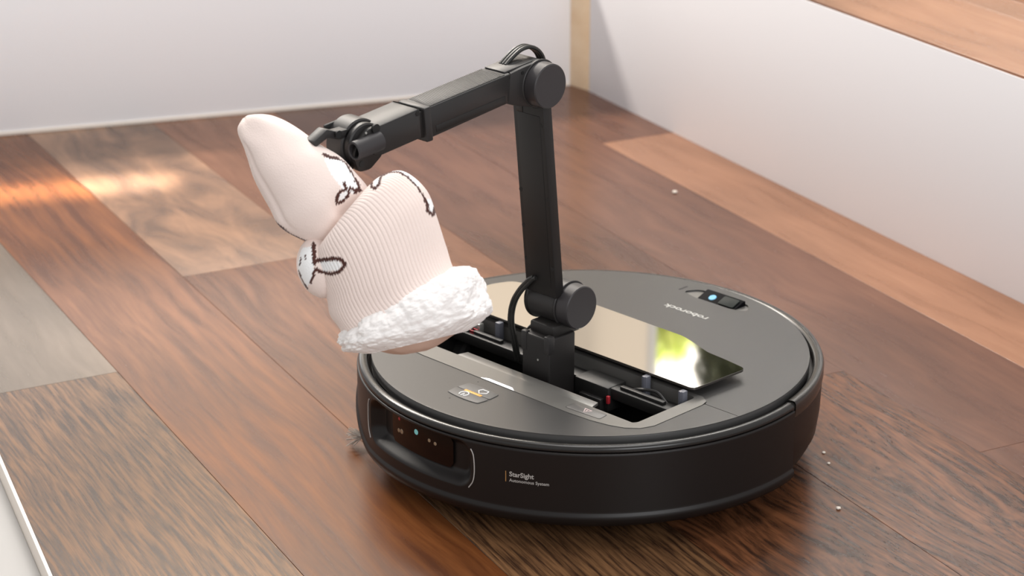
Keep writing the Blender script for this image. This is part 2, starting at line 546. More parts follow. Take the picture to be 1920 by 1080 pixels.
mb = MB(); mb.box((-200, 3900, 0), (1600, 3960, 2600))  # backdrop added so the mirrored window looks bright
tag(mb.build('bright_backdrop', M_PAINT, None, 30), 'white backdrop added beyond the far window to brighten its reflection', kind='structure')
area('backdrop_lamp', (0.7, 2.75, 2.9), (0.25, 3.7, 1.4), 0.8, 0.5, 90, (1.0, 0.97, 0.9))  # added lamp that lights the backdrop and the shrubs
shrub('leafy_shrub', (168, 3300, 1400), 80, 66, 900, 15, M_LEAF, 'bright yellow-green shrub outside the far window')
shrub('evergreen_shrub', (440, 2900, 1290), 215, 260, 3200, 24, M_LEAF2, 'dark olive evergreen outside the far window')

# ------------------------------------------------------------------ robot vacuum
robot = empty('robot_vacuum', (0, 0, 0), (0, 0, math.radians(-43)))
tag(robot, 'round black robot vacuum with a raised folding arm on the wood floor', 'robot vacuum')
ZL = 81.0          # top of the lid

mb = MB()
mb.lathe([(0, 13), (140, 13), (160, 14.5), (168, 19), (172.5, 28), (174.3, 42), (175, 62), (175, 73.5), (174.5, 75.5), (173, 76.8), (171.2, 77.0),
          (169.0, 76.6), (168.2, 73), (168.0, 70), (120, 70)], 9.2, 170.8, n=128)
mb.lathe([(0, 13), (140, 13), (158, 15), (162, 24), (162, 68), (168, 72), (168, 70), (120, 70)], -189.2, 9.2, n=128)
chassis = mb.build('chassis', M_BODY, robot, 30)

# bright edge of the top rim
mb = MB()
mb.lathe([(175.1, 73.2), (175.15, 74.6), (174.6, 76.2), (173.1, 77.2), (171.0, 77.4), (169.6, 77.2), (168.4, 76.4), (168.1, 74), (173, 73)], n=256)
mb.build('rim', M_RIM, robot, 40)

mb = MB()
mb.lathe([(175.2, 66), (175.9, 70), (175.9, 76.4), (175.0, 78.2), (173.4, 78.8), (169.6, 78.5), (168.3, 77.4), (168.2, 74)], 10.3, 169.7, n=128)
mb.build('rear_rim', M_RIM, robot, 40)

# front bumper: swept profile with a raised lip and a recessed camera bay
def lip_z(a):
    return 22.0 + 23.0 * smooth01((-112 - a) / 30.0)


REC_A, REC_HW, REC_Z, REC_HH = -93.5, 58.0, 53.0, 17.8


def recess(a, z):
    u = (a - REC_A) * math.pi / 180 * 176.0
    v = z - REC_Z
    r = 12.0
    qx, qy = abs(u) - (REC_HW - r), abs(v) - (REC_HH - r)
    d = math.hypot(max(qx, 0), max(qy, 0)) + min(max(qx, qy), 0) - r
    return 9.5 * smooth01(-d / 8.0) ** 0.8


bm = bmesh.new()
NA, A0, A1 = 600, -190.0, 10.0
rows = []
for i in range(NA + 1):
    a = A0 + (A1 - A0) * i / NA
    zl = lip_z(a)
    prof = [(163, zl - 8), (170, zl - 7.5), (174.5, zl - 5), (176.8, zl - 1.5), (177.6, zl + 1.2), (177.2, zl + 3.4), (176.2, zl + 4.6)]
    nz = 44
    for k in range(nz + 1):
        z = zl + 5.4 + (71.2 - zl - 5.4) * k / nz
        prof.append((176.0 - recess(a, z), z))
    prof += [(175.6, 71.9), (174.0, 72.2), (171, 72.0)]
    ca, sa = math.cos(math.radians(a)), math.sin(math.radians(a))
    rows.append([bm.verts.new((r * ca, r * sa, z)) for r, z in prof])
for i in range(NA):
    for j in range(len(rows[0]) - 1): bm.faces.new((rows[i][j], rows[i + 1][j], rows[i + 1][j + 1], rows[i][j + 1]))
bm.faces.new(rows[0]); bm.faces.new(rows[-1][::-1])
bmesh.ops.recalc_face_normals(bm, faces=bm.faces[:])
mb = MB(); mb.merge(bm)
bumper = mb.build('bumper', M_BODY, robot, 50)
tag(bumper, 'matte black front bumper with a lipped lower edge')


def on_side(a_mid, r):
    """(u, v, w) -> around the drum: u mm to the right, v = height, w = outwards"""
    def f(c):
        a = math.radians(a_mid) + c[0] / r
        return ((r + c[2]) * math.cos(a), (r + c[2]) * math.sin(a), c[1])
    return f


# camera window in the bay
mb = MB()
pw = rounded([(-34, 41.5), (34, 41.5), (34, 67.5), (-34, 67.5)], 5)
bm = bmesh.new()
us = [-34 + 68 * i / 24 for i in range(25)]
ff = on_side(REC_A + 0.5, 168.3)


def win_h(u):
    e = 34 - abs(u)
    return 4.0 - math.sqrt(max(0, 16 - (4 - e) ** 2)) if e < 4 else 0.0


lo_ = [bm.verts.new(ff((u, 42.5 + win_h(u), 0))) for u in us]
hi_ = [bm.verts.new(ff((u, 66.5 - win_h(u), 0))) for u in us]
lo2 = [bm.verts.new(ff((u, 42.5 + win_h(u), -2))) for u in us]
hi2 = [bm.verts.new(ff((u, 66.5 - win_h(u), -2))) for u in us]
for i in range(24):
    bm.faces.new((lo_[i], lo_[i + 1], hi_[i + 1], hi_[i]))
    bm.faces.new((lo_[i], lo2[i], lo2[i + 1], lo_[i + 1])); bm.faces.new((hi_[i], hi_[i + 1], hi2[i + 1], hi2[i]))
bmesh.ops.recalc_face_normals(bm, faces=bm.faces[:])
mb.merge(bm)
sw = mb.build('sensor_window', M_WINDOW, robot, 40)
tag(sw, 'dark glossy camera window in the bumper bay')
for u, v, r, m, nm in ((-3, 59.5, 2.1, M_LENS, 'lens'), (-25, 53.0, 1.6, M_TAN, 'emitter'), (-21, 53.5, 1.9, M_TAN, 'emitter'), (11, 57.5, 1.4, M_TAN, 'emitter'), (17, 56.8, 1.4, M_TAN, 'emitter'), (-24, 62.5, 1.3, M_RED, 'emitter')):
    mb = MB(); mb.rod(ff((u, v, -0.6)), ff((u, v, 0.35)), r, n=20, bev=0.25); mb.build(nm, m, sw)
# thin light outlines beside the bay
for sgn, amid in ((1, -74.0), (-1, -113.6)):
    g = on_side(amid, 176.3)
    pts = [(-2.2, 66), (-0.2, 62), (0.6, 55), (0.5, 47), (-0.8, 41), (-4, 36)]
    mb = MB(); mb.tube([g((sgn * u, v, 0)) for u, v in pts], 0.42, 6)
    mb.build('accent_line', M_GREYP, robot)

# lettering on the bumper
g = on_side(-66.2, 176.15)
mb = text_mb('StarSight', 5.0, lambda c: g((c[0] + 3.4, c[1] + 51.0, c[2])), 0.05, 1.0, 0.12)
mb.build('lettering', M_GREYP, bumper, None)
mb = text_mb('Autonomous System', 3.4, lambda c: g((c[0] + 3.4, c[1] + 46.9, c[2])), 0.05, 1.0, 0.04)
mb.build('lettering', M_GREYP, bumper, None)
mb = MB(); mb.box((0.6, 46.6, 0), (1.2, 54.6, 0.15), fn=g); mb.build('orange_tick', mat('orange_dim', (0.38, 0.20, 0.07), 0.5), bumper, None)

# side brush tuft, wheels and caster
mb = MB()
rnd = random.Random(3)
ca = math.radians(-133.5)
for k in range(26):
    a = ca + rnd.uniform(-0.045, 0.045)
    r1 = rnd.uniform(179, 186)
    z1 = rnd.uniform(1.5, 15)
    mb.tube([(160 * math.cos(ca), 160 * math.sin(ca), 9), (172 * math.cos((a + ca) / 2), 172 * math.sin((a + ca) / 2), 9), (r1 * math.cos(a), r1 * math.sin(a), z1)], 0.7, 5, 0.35)
mb.build('side_brush', M_BRISTLE, robot)
for sx in (-1, 1):
    mb = MB(); mb.rod((sx * 112, 0, 33), (sx * 132, 0, 33), 33, n=48, bev=2); mb.build('wheel', M_RUBBER, robot)
mb = MB(); mb.rod((-9, -125, 12), (9, -125, 12), 12, n=24, bev=1); mb.build('caster', M_RUBBER, robot)

# lid outline and the framed slot
RL = 165.0
T_OUT = [(-75, -102), (75, -102), (95, -100.5), (110, -97.5), (121, -93), (129, -86), (133, -76), (133, -25), (131, -18), (124, -13.5),
         (-124, -13.5), (-131, -18), (-133, -25), (-133, -76), (-129, -86), (-121, -93), (-110, -97.5), (-95, -100.5)]
S_IN = rounded([(-121, -83), (121, -83), (121, -18), (-121, -18)], 3.5, 4)
YS = -21.5


def arc(a0, a1, n, r=RL):
    return [(r * math.cos(math.radians(a0 + (a1 - a0) * i / n)), r * math.sin(math.radians(a0 + (a1 - a0) * i / n))) for i in range(n + 1)]


aS = math.degrees(math.asin(-YS / RL))
notch_r = [(133.2, YS), (131.2, -17.9), (124.1, -13.3), (-124.1, -13.3), (-131.2, -17.9), (-133.2, YS)]
rear_outer = arc(-aS + 0.1, 180 + aS - 0.1, 150) + notch_r[::-1]
front_outer = arc(-180 + aS + 0.1, -aS - 0.1, 150) + [(133.2, YS - 0.6)] + [(p[0] * 1.002, p[1] - 0.2 if p[1] < -30 else p[1]) for p in
               [(133, -76), (129, -86), (121, -93), (110, -97.5), (95, -100.5), (75, -102), (-75, -102), (-95, -100.5), (-110, -97.5), (-121, -93), (-129, -86), (-133, -76)]] + [(-133.2, YS - 0.6)]
pocket = rounded([(-28, 139), (-12, 134.5), (24, 134.5), (38, 140), (30, 151.5), (-20, 151.5)], 5, 5)
mb = MB(); mb.ring_plate(rear_outer, [pocket], 73.5, ZL)
lid_rear = mb.build('lid', M_LID, robot, 30)
mb = MB(); mb.ring_plate(front_outer, [], 73.5, ZL)
lid_front = mb.build('lid', M_LID, robot, 30)
tag(lid_front, 'satin grey front lid section with the buttons')
tag(lid_rear, 'satin grey rear lid section with the small lettering')
mb = MB()
mb.lathe([(RL - 0.9, ZL + 0.02), (RL - 0.25, ZL - 0.1), (RL + 0.15, ZL - 0.7), (RL + 0.15, 73.5)], n=256)
mb.build('lid_edge', M_LID, robot, 60)

mb = MB(); mb.ring_plate(T_OUT, [S_IN], 70, ZL + 0.35)
trim = mb.build('slot_frame', M_TRIM, robot, 30)
tag(trim, 'silvery grey frame around the open slot')
mb = MB()
mb.prism([(-60, -84), (80, -84), (77, -73), (-57, -73)], ZL - 2.6, ZL - 0.2, 0.5)
mb.build('slot_tab', M_TRIM, robot)
# the well inside
mb = MB()
for lo, hi in (((-124, -86, 26), (124, -14, 29)), ((-124, -86, 29), (124, -83.1, 80)), ((-124, -17.9, 29), (124, -14, 80)), ((-124, -83.1, 29), (-121.1, -17.9, 80)), ((121.1, -83.1, 29), (124, -17.9, 80))):
    mb.box(lo, hi)
well = mb.build('well', M_DARK, robot)
mb = MB()
mb.box((-120.8, -37, 66), (120.8, -27, 74.5), 0.8); mb.box((-120.8, -27, 60), (120.8, -18.2, 71), 0.5)
mb.box((62, -34, 74.5), (104, -30, 77), 0.6); mb.box((-110, -34, 74.5), (-62, -30, 77), 0.6)
mb.tube([(66, -24, 72), (74, -27, 76), (88, -23, 77), (100, -25, 72)], 1.2, 8)
mb.build('rail', M_RAIL, robot)
mb = MB()
mb.box((22, -40, 56), (56, -20, 75.2), 1.2); mb.box((30, -44, 46), (52, -38, 66), 1.0)
mb.build('drive_module', M_RAIL, robot)
mb = MB(); mb.box((56.2, -42.5, 64), (58.6, -40, 70), 0.4); mb.build('red_tag', M_RED, robot)
mb = MB(); mb.box((-96, -34, 72), (-91, -29, 77), 0.5); mb.build('red_tag', M_RED, robot)
mb = MB(); mb.box((-98, -27, 70), (-92, -22, 80), 0.6); mb.rod((-75, -23, 72), (-75, -23, 83), 2.2, 1.5); mb.build('connector', M_SILVER, robot)
mb = MB(); mb.rod((45.6, -60, 52), (45.6, -60, 54.5), 1.3); mb.build('screw', M_SILVER, robot)
for x, y in ((77, -22), (114, -24)):
    mb = MB(); mb.box((x - 2.3, y - 2.6, 68), (x + 2.3, y + 2.6, 86.2), 0.5); mb.box((x - 0.5, y - 3.0, 74), (x + 0.5, y - 2.5, 86), 0.1)
    mb.build('post', M_POST, robot)
for x in (-74, -108):
    mb = MB(); mb.box((x - 2.3, -25.6, 68), (x + 2.3, -20.4, 86.2), 0.5); mb.build('post', M_POST, robot)

# mirror-bright cover plate, slid back above the lid
PL = rounded([(-134, -20), (119.5, -19), (122, 36), (100, 39), (82, 40.5), (64, 47), (48, 52), (-60, 53.5), (-108, 51), (-128, 44), (-135, 27)], 5, 5)
mb = MB(); mb.prism(PL, 86.3, 88.0)
plate = mb.build('cover_plate', M_PLATE, robot, 30)
tag(plate, 'mirror-glossy slot cover plate slid back over the lid')
mb = MB(); mb.prism([(x * 1.0012, 16 + (y - 16) * 1.004) for x, y in PL], 86.25, 87.7); mb.build('plate_rim', M_PLATE_EDGE, plate)

# buttons
def btn_poly(s):
    top = [(-15.5 + 31 * i / 10 + 3, -115.0 + 1.6 * (1 - ((i - 5) / 5) ** 2)) for i in range(11)]
    bot = [(-15.5 + 31 * i / 10 + 3, -136.0 - 1.6 * (1 - ((i - 5) / 5) ** 2)) for i in range(11)]
    return top, bot


top, bot = btn_poly(1)
mid = -125.6
pt = rounded([top[0]] + [(top[0][0] - 1.2, mid + 0.25), (top[-1][0] + 1.2, mid + 0.25)] + [top[-1]] + top[-2:0:-1], 2.2, 4)
pb = rounded([bot[0]] + bot[1:-1] + [bot[-1], (bot[-1][0] + 1.2, mid - 0.25), (bot[0][0] - 1.2, mid - 0.25)], 2.2, 4)
gap_poly = [(x * 1.03 - 0.1, mid + (y - mid) * 1.05) for x, y in rounded(top + [(top[-1][0] + 1.3, mid)] + bot[::-1] + [(bot[0][0] - 1.3, mid)], 2.2, 3)]
mb = MB(); mb.prism(gap_poly, ZL - 0.2, ZL + 0.06); mb.build('button_surround', M_DARK, robot)
mb = MB(); mb.prism(pt, ZL - 0.2, ZL + 0.55, 0.2); b1 = mb.build('button', M_BTN, robot, 30)
mb = MB(); mb.prism(pb, ZL - 0.2, ZL + 0.55, 0.2); b2 = mb.build('button', M_BTN, robot, 30)
mb = MB(); mb.box((-5.5, mid - 1.3, ZL), (11.5, mid + 1.3, ZL + 0.75), 0.25); mb.build('orange_bar', M_ORANGE, robot)


def ring_pts(cx, cy, r, a0, a1, n, z):
    return [(cx + r * math.cos(math.radians(a0 + (a1 - a0) * i / n)), cy + r * math.sin(math.radians(a0 + (a1 - a0) * i / n)), z) for i in range(n + 1)]


zi = ZL + 0.6
mb = MB(); mb.tube(ring_pts(-0.5, -131.2, 3.5, -58, 238, 18, zi), 0.5, 6, None, True); mb.tube([(-0.5, -130.6, zi), (-0.5, -135.0, zi)], 0.5, 6, None, True)
mb.build('power_icon', M_WHITE, b2)
mb = MB(); mb.tube([(4.2, -116.6, zi), (10.0, -116.6, zi), (11.2, -119.8, zi), (7.1, -123.6, zi), (3.0, -119.8, zi), (4.2, -116.6, zi)], 0.5, 6, None, True)
mb.build('home_icon', M_WHITE, b1)
for x, y in ((-10, -108), (-3, -143)):
    mb = MB(); mb.rod((x, y, ZL - 0.5), (x, y, ZL + 0.06), 0.7, n=12); mb.build('microphone_hole', M_HOLE, robot)
# status light and safety button on the frame
mb = MB(); mb.prism([(-13.5, -101.6), (20.5, -101.6), (16, -98.8), (-8, -98.8)], ZL, ZL + 0.5); mb.build('status_light', M_LED, robot)
wb = rounded([(67, -96.5), (98.5, -95), (97.5, -86), (67, -87)], 2.0, 4)
mb = MB(); mb.prism([(82.5 + (x - 82.5) * 1.025, -91 + (y + 91) * 1.07) for x, y in wb], ZL, ZL + 0.42); mb.build('button_surround', M_DARK, robot)
mb = MB(); mb.prism(wb, ZL, ZL + 0.6, 0.15); sb = mb.build('safety_button', mat('safety_grey', (0.13, 0.125, 0.12), 0.4, metal=0.3), robot)
zi2 = ZL + 0.65
mb = MB(); mb.tube([(79.5, -89, zi2), (85.8, -89, zi2), (82.6, -94.2, zi2), (79.5, -89, zi2)], 0.38, 6, None, True); mb.tube([(82.6, -90.0, zi2), (82.6, -92.0, zi2)], 0.3, 6, None, True)
mb.build('warning_icon', M_PINKP, sb)

# rear sensor pocket
mb = MB(); mb.prism(pocket, 73.5, ZL - 1.2); mb.build('pocket_floor', M_TRIM, robot)
mb = MB(); mb.prism(rounded([(135.5, 74), (135.5, 79.2), (149.5, 84.2), (151.2, 83.6), (151.2, 74)], 0.8, 3), -11.5, 27, 0.6, fn=lambda c: (c[2], c[0], c[1])); se = mb.build('sensor_block', mat('sensor_black', (0.003, 0.003, 0.004), 0.6, spec=0.05), robot)
tag(se, 'small black twin-lens sensor near the far rim')
mb = MB(); mb.rod((0.0, 142.7, 81.3), (0.0, 142.4, 82.2), 3.3, n=24, bev=0.3); mb.build('lens', M_LENSB, se)
mb = MB(); mb.prism(rounded([(9, 137.8), (24.5, 137.8), (24.5, 147.5), (9, 147.5)], 1.5, 3), 0, 0.5, 0.15, fn=lambda c: (c[0], c[1] - 0.1, 79.35 + (c[1] - 135.5) * 0.357 + c[2] + 0.35)); mb.build('lens', mat('lens_grey', (0.02, 0.024, 0.022), 0.5, spec=0.08), se)
mb = MB(); mb.rod((16.5, 141.2, 81.4), (16.5, 141.0, 82.1), 1.2, n=16); mb.build('lens', M_SILVER, se)
mb = MB(); mb.box((-33, 139, ZL), (-31.2, 149, ZL + 0.12)); mb.build('pocket_slit', M_HOLE, robot)
mb = text_mb('roborock', 10.5, lambda c: (26.0 - c[0] * 1.1, 108.5 - c[1] * 0.85, ZL + 0.03 + c[2]), 0.04, 0.98, 0.12)
mb.build('lettering', mat('logo_grey', (0.50, 0.50, 0.47), 0.4), lid_rear, None)

# ------------------------------------------------------------------ folding arm (parts of the robot)
J1 = (-37.0, 129.0)          # (y, z) of the lower joint axis
J2 = (-69.5, 302.5)          # upper joint axis
mb = MB()
mb.box((-7, -66, 30), (21, -38, 110), 1.6, 3)
mb.box((-5, -60, 108), (19, -30, 118), 2.0)
ped = mb.build('pedestal', M_ARM2, robot)
mb = MB(); mb.box((-7.4, -66.5, 96), (-2, -62, 111), 0.8); mb.box((15.5, -66.5, 98), (21.4, -60, 112), 1.2); mb.build('pedestal_clip', M_ARM, ped)
mb = MB(); mb.rod((10, -66.1, 92), (10, -66.5, 92), 0.8, n=10); mb.build('screw', M_SILVER, ped)


def joint(name, jy, jz, x0, x1, xc, r):
    m1 = MB(); m1.rod((x0, jy, jz), (x1, jy, jz), r, n=72, bev=0.8); m1.rod((x1 - 0.2, jy, jz), (x1 + 1.6, jy, jz), r + 0.9, n=72, bev=0.5)
    o = m1.build(name, M_ARM, robot)
    m2 = MB(); m2.rod((x1 + 1.2, jy, jz), (xc, jy, jz), r - 0.4, r - 0.8, n=72, bev=0.7)
    c = m2.build('joint_cap', M_CAP, o)
    return o


j1 = joint('lower_joint', J1[0], J1[1], -14, 13.5, 26, 17.0)
mb = MB(); mb.rod((-17, J1[0], J1[1]), (-13.5, J1[0], J1[1]), 17.5, n=72, bev=0.8); mb.build('joint_ring', M_ARM2, j1)

# upright link: flat channel leaning forward
def link_pt(c):
    # c = (x, t along the link 0..1 * length, depth behind the front face)
    t = c[1]
    y0, z0, y1, z1 = -55.0, 138.0, -70.5, 296.0
    ln = math.hypot(y1 - y0, z1 - z0)
    dy, dz = (y1 - y0) / ln, (z1 - z0) / ln
    return (c[0], y0 + dy * t + dz * c[2], z0 + dz * t - dy * c[2])


LL = math.hypot(15.5, 158.0)
mb = MB(); mb.box((-13.5, 0, 0), (17.0, LL, 9.0), 1.2, 3, fn=link_pt)
link = mb.build('upright_link', M_ARM2, robot)
mb = MB(); mb.box((-9.5, 8, -0.35), (13.0, LL - 18, 0.5), 0.3, fn=link_pt); mb.build('link_cover', M_ARM2, link)
for x, t in ((-11.2, 80), (15, 78), (-10.8, 26), (15, 24), (13.5, 134), (-11, 52)):
    mb = MB(); mb.rod(link_pt((x, t, -0.2)), link_pt((x, t, 0.6)), 1.7, n=16); mb.build('screw_hole', M_HOLE, link)
mb = MB(); mb.box((-9.5, LL - 18, -0.5), (-3.5, LL - 11, 0.4), 0.4, fn=link_pt); mb.build('link_plug', M_ARM, link)

# forearm frame: s forward along the arm, h upward
CA, SA = math.cos(math.radians(6.5)), math.sin(math.radians(6.5))


def fa(c):
    """(x, s, h) -> robot space"""
    return (c[0], J2[0] - CA * c[1] - SA * c[2], J2[1] - SA * c[1] + CA * c[2])


def faz(c):
    """prism drawn in (s, h), extruded along x"""
    return fa((c[2], c[0], c[1]))


j2 = joint('upper_joint', J2[0], J2[1], -11, 13.0, 24.5, 16.6)
mb = MB()
mb.prism(rounded([(-6, 16.6), (14, 16.6), (30, 15.8), (34, -4), (24, -9), (8, -15), (-4, -16)], 4, 4), -11, 14, 1.0, fn=faz)
mb.build('elbow_housing', M_ARM, robot)
mb = MB(); mb.box((-9, 2, 15.6), (11, 30, 17.4), 0.8, fn=fa); mb.build('elbow_cover', M_ARM, robot)
mb = MB(); mb.prism(rounded([(26, 16.2), (107, 16.2), (107, -5.6), (30, -4.6)], 1.5, 3), -10.5, 14, 1.3, fn=faz)
fore = mb.build('forearm', M_ARM, robot)
# knurled grip skin on the top face: fine diagonal ridges
bm = bmesh.new()
mb = MB(); mb.box((-9.6, 32, 15.9), (13.0, 104, 16.5), 0.25, fn=fa)
for k in range(46):
    s0 = 30 + k * 1.62
    for lo_s in (s0,):
        p = [(-9.2, lo_s), (12.6, lo_s + 6.0)]
        p = [(x, min(max(s, 32.6), 103.4)) for x, s in p]
        if p[1][1] - p[0][1] > 0.5: mb.tube([fa((p[0][0], p[0][1], 16.45)), fa((p[1][0], p[1][1], 16.45))], 0.38, 5)
mb.build('grip_skin', M_ARM2, fore)
mb = MB(); mb.rod(fa((13.9, 16, 13)), fa((14.4, 16, 13)), 1.3, n=14); mb.build('screw', M_HOLE, fore)
mb = MB(); mb.box((13.6, 34, -3.2), (14.3, 100, 1.8), 0.3, fn=fa); mb.build('underside_groove', M_ARM2, fore)
mb = MB(); mb.prism(rounded([(103.5, 17.2), (110, 17.2), (110, -7), (104, -7.4)], 1.5, 3), -11.3, 15.0, 1.0, fn=faz); mb.build('collar', M_ARM, robot)
mb = MB(); mb.prism(rounded([(108, 15), (116, 15), (116, -3), (108, -4)], 1, 2), -9, 12.6, 0.5, fn=faz); mb.build('wrist_neck', M_ARM2, robot)
mb = MB(); mb.prism(rounded([(113, 18.6), (151, 18.2), (157, 14), (157, 0), (150, -2.6), (114, -2.4)], 1.5, 3), -11.5, 14.6, 1.4, fn=faz)
wr = mb.build('wrist_block', M_ARM, robot)
mb = MB(); mb.rod(fa((14.2, 115.6, 15.8)), fa((14.9, 115.6, 15.8)), 1.8, n=16); mb.build('screw_hole', M_HOLE, wr)

# gripper
mb = MB(); mb.rod(fa((-12, 158, 6)), fa((4, 158, 6)), 17.0, n=64, bev=1.0); mb.rod(fa((4, 158, 6)), fa((9.5, 158, 6)), 15.2, n=64, bev=1.0)
gh = mb.build('gripper_housing', M_ARM, robot)
mb = MB()
mb.prism(rounded([(146, 17.5), (158, 18.5), (167, 13), (173, 4), (170, -8), (160, -9.5), (148, -3)], 3, 4), 8, 13.4, 0.9, fn=faz)
mb.build('gripper_cheek', M_ARM2, gh)
mb = MB(); mb.lathe([(0, 0), (6.6, 0), (6.6, 22.5), (5.8, 23.2), (4.9, 22.5), (4.9, 10), (0, 10)], n=40, fn=lambda c: fa((14.5 + c.x * 0.92, 150.5 + c.z, 8.3 + c.y)))
mb.build('tube_boss', M_CAP, gh)
mb = MB(); mb.rod(fa((14.5, 161, 8.3)), fa((14.5, 163, 8.3)), 4.6, n=24); mb.build('boss_hole', M_HOLE, gh)
mb = MB(); mb.rod(fa((13.2, 152.5, 17.2)), fa((15, 152.5, 17.2)), 3.2, n=24); mb.rod(fa((13.0, 167, -3.0)), fa((13.7, 167, -3.0)), 2.2, n=20); mb.build('screw_hole', M_HOLE, gh)
mb = MB(); mb.rod(fa((13.3, 160.5, 16.6)), fa((13.8, 160.5, 16.6)), 0.8, n=10); mb.build('screw', M_SILVER, gh)
mb = MB(); mb.box((-13.2, 156, 15), (-11, 174, 21), 0.6, fn=fa); mb.build('side_fin', M_HOLE, gh)
mb = MB()
mb.prism(rounded([(166, 13), (166, 19.5), (176, 20.5), (184.5, 25), (197, 20.2), (195.5, 16), (185, 19), (177, 15.5)], 1.0, 3), -5, 4, 0.7, fn=faz)
mb.build('gripper_jaw', M_ARM, robot)
mb = MB()
mb.prism(rounded([(160, -2), (160, -8), (176, -9), (192, -2), (190, 3), (176, -2)], 1.2, 3), -7, 5, 0.8, fn=faz)
mb.build('gripper_jaw', M_ARM2, robot)
mb = MB(); mb.rod(fa((4.8, 177, 19.5)), fa((6.2, 177, 19.5)), 2.6, n=16); mb.build('jaw_pivot', M_HOLE, robot)

# cables
mb = MB()
for k in range(3):
    dx = -2.6 + k * 2.6
    mb.tube([(dx - 2, -90, 317), (dx - 2, -83, 321.5), (dx - 1.5, -75, 325.5), (dx - 1, -66.5, 326), (dx - 1, -58, 321.5), (dx - 1, -53, 314), (dx - 1, -53, 304)], 1.5, 8)
mb.build('elbow_cable', M_CABLE, robot)
mb = MB(); mb.box((-8, 6, 16.6), (5, 16, 17.6), 0.3, fn=fa); mb.build('cable_slot', M_HOLE, robot)
mb = MB()
for k in range(2):
    o_ = k * 2.6
    mb.tube([(-3 + o_, -58, 151), (-8 + o_, -58.5, 147.5), (-20 + o_, -57, 135), (-28.5 + o_, -55, 122), (-31.5 + o_, -54, 108), (-30 + o_, -52, 92), (-28 + o_, -50, 76)], 1.7, 8)
mb.tube([(-26, -45, 92), (-18, -47, 104), (-9, -48, 110), (-4, -48, 112)], 1.5, 8)
mb.build('base_cable', M_CABLE, robot)

# ------------------------------------------------------------------ sock hanging from the gripper
sock = empty('knitted_sock', (-0.1743, -0.1957, 0.2960), (math.pi / 2 - 0.3606, 0, 0.0367))
tag(sock, 'pale pink knitted sock with white fleece cuff held by the robot gripper', 'sock')
PINK, BROWN, CREAMW = (0.845, 0.715, 0.66), (0.075, 0.028, 0.022), (0.90, 0.90, 0.90)

TOE = [((-53.0, 18.9), (-48.2, 22.0)), ((-55.5, 13.4), (-39.3, 22.4)), ((-54.1, 5.2), (-28.3, 18.9)), ((-51.3, -2.8), (-15.2, 11.7)), ((-46.9, -14.1), (-2.8, 3.8)),
       ((-41.3, -25.8), (10.3, -3.8)), ((-35.8, -38.2), (20.6, -14.1)), ((-29.0, -49.2), (28.2, -23.8)), ((-19.3, -56.8), (30.3, -33.4)), ((-9.0, -61.6), (26.1, -43.0)), ((0.0, -63.7), (17.5, -53.4))]
LEG = [((0.7, -63.7), (29.6, -25.8)), ((-4.2, -67.8), (38.5, -17.2)), ((-5.5, -76.8), (52.3, -14.8)), ((-1.4, -88.8), (66.7, -27.2)), ((3.4, -99.1), (74.3, -45.1)),
       ((5.8, -107.7), (79.8, -63.0)), ((9.6, -115.3), (84.6, -76.8)), ((14.1, -122.2), (93.6, -84.3))]
CUFF = [((16.5, -113.3), (83.3, -77.5)), ((13.4, -118.8), (95.7, -77.5)), ((11.7, -125.0), (104.6, -85.4)), ((13.0, -130.1), (108.4, -98.1)), ((19.2, -131.8), (106.7, -107.7)), ((33.0, -132.5), (91.5, -118.8))]
STROKES = {
    'toe': [(1.0, [(1.7, -4.8), (5.5, -6.5), (9.9, -6.9)]), (0.45, [(9.9, -6.9), (15.1, -9.6), (19.2, -16.5), (22.7, -21.7)]), (0.9, [(22.0, -21.0), (24.4, -25.1), (22.0, -29.3)]),
            (0.9, [(15.1, -23.4), (16.5, -27.5), (12.7, -28.9), (10.6, -32.7), (10.3, -36.5)]), (0.8, [(10.3, -36.5), (14.1, -34.8), (17.5, -31.3), (18.6, -27.2)]),
            (0.9, [(19.2, -26.2), (22.0, -28.6), (25.1, -27.9)]), (0.6, [(-30.7, -47.5), (-20.3, -56.1), (-8.3, -61.3)])],
    'leg': [(0.9, [(32.0, -21.0), (33.0, -25.8), (35.1, -27.5), (37.8, -24.4), (38.2, -20.0)]), (0.6, [(38.2, -18.9), (43.3, -16.2), (49.5, -15.8), (55.4, -19.3), (62.3, -26.2), (66.4, -33.0)]),
            (0.9, [(66.4, -33.0), (68.5, -37.5), (68.5, -41.7), (71.9, -43.7), (73.3, -37.5)]), (1.3, [(-4.9, -62.3), (-4.2, -68.2), (-3.8, -75.0)]),
            (1.2, [(-3.1, -73.0), (2.7, -72.6), (8.9, -71.9), (14.1, -72.3), (16.5, -75.4)]), (1.1, [(-3.1, -78.5), (1.3, -80.6), (7.2, -81.6), (13.0, -80.2), (16.5, -76.1)])],
    'heel': [(1.3, [(-4.9, -62.3), (-4.2, -68.2), (-3.8, -75.0)]), (0.9, [(-3.8, -79.2), (-4.9, -83.6), (-6.6, -87.1)]), (0.5, [(-13.1, -71.3), (-13.8, -75.4)]), (0.5, [(-10.0, -69.9), (-10.0, -72.6)]),
             (0.5, [(-14.8, -79.5), (-12.4, -85.7), (-9.3, -90.9)]), (1.2, [(-3.1, -73.0), (2.7, -72.6)]), (1.1, [(-3.1, -78.5), (1.3, -80.6)])]}
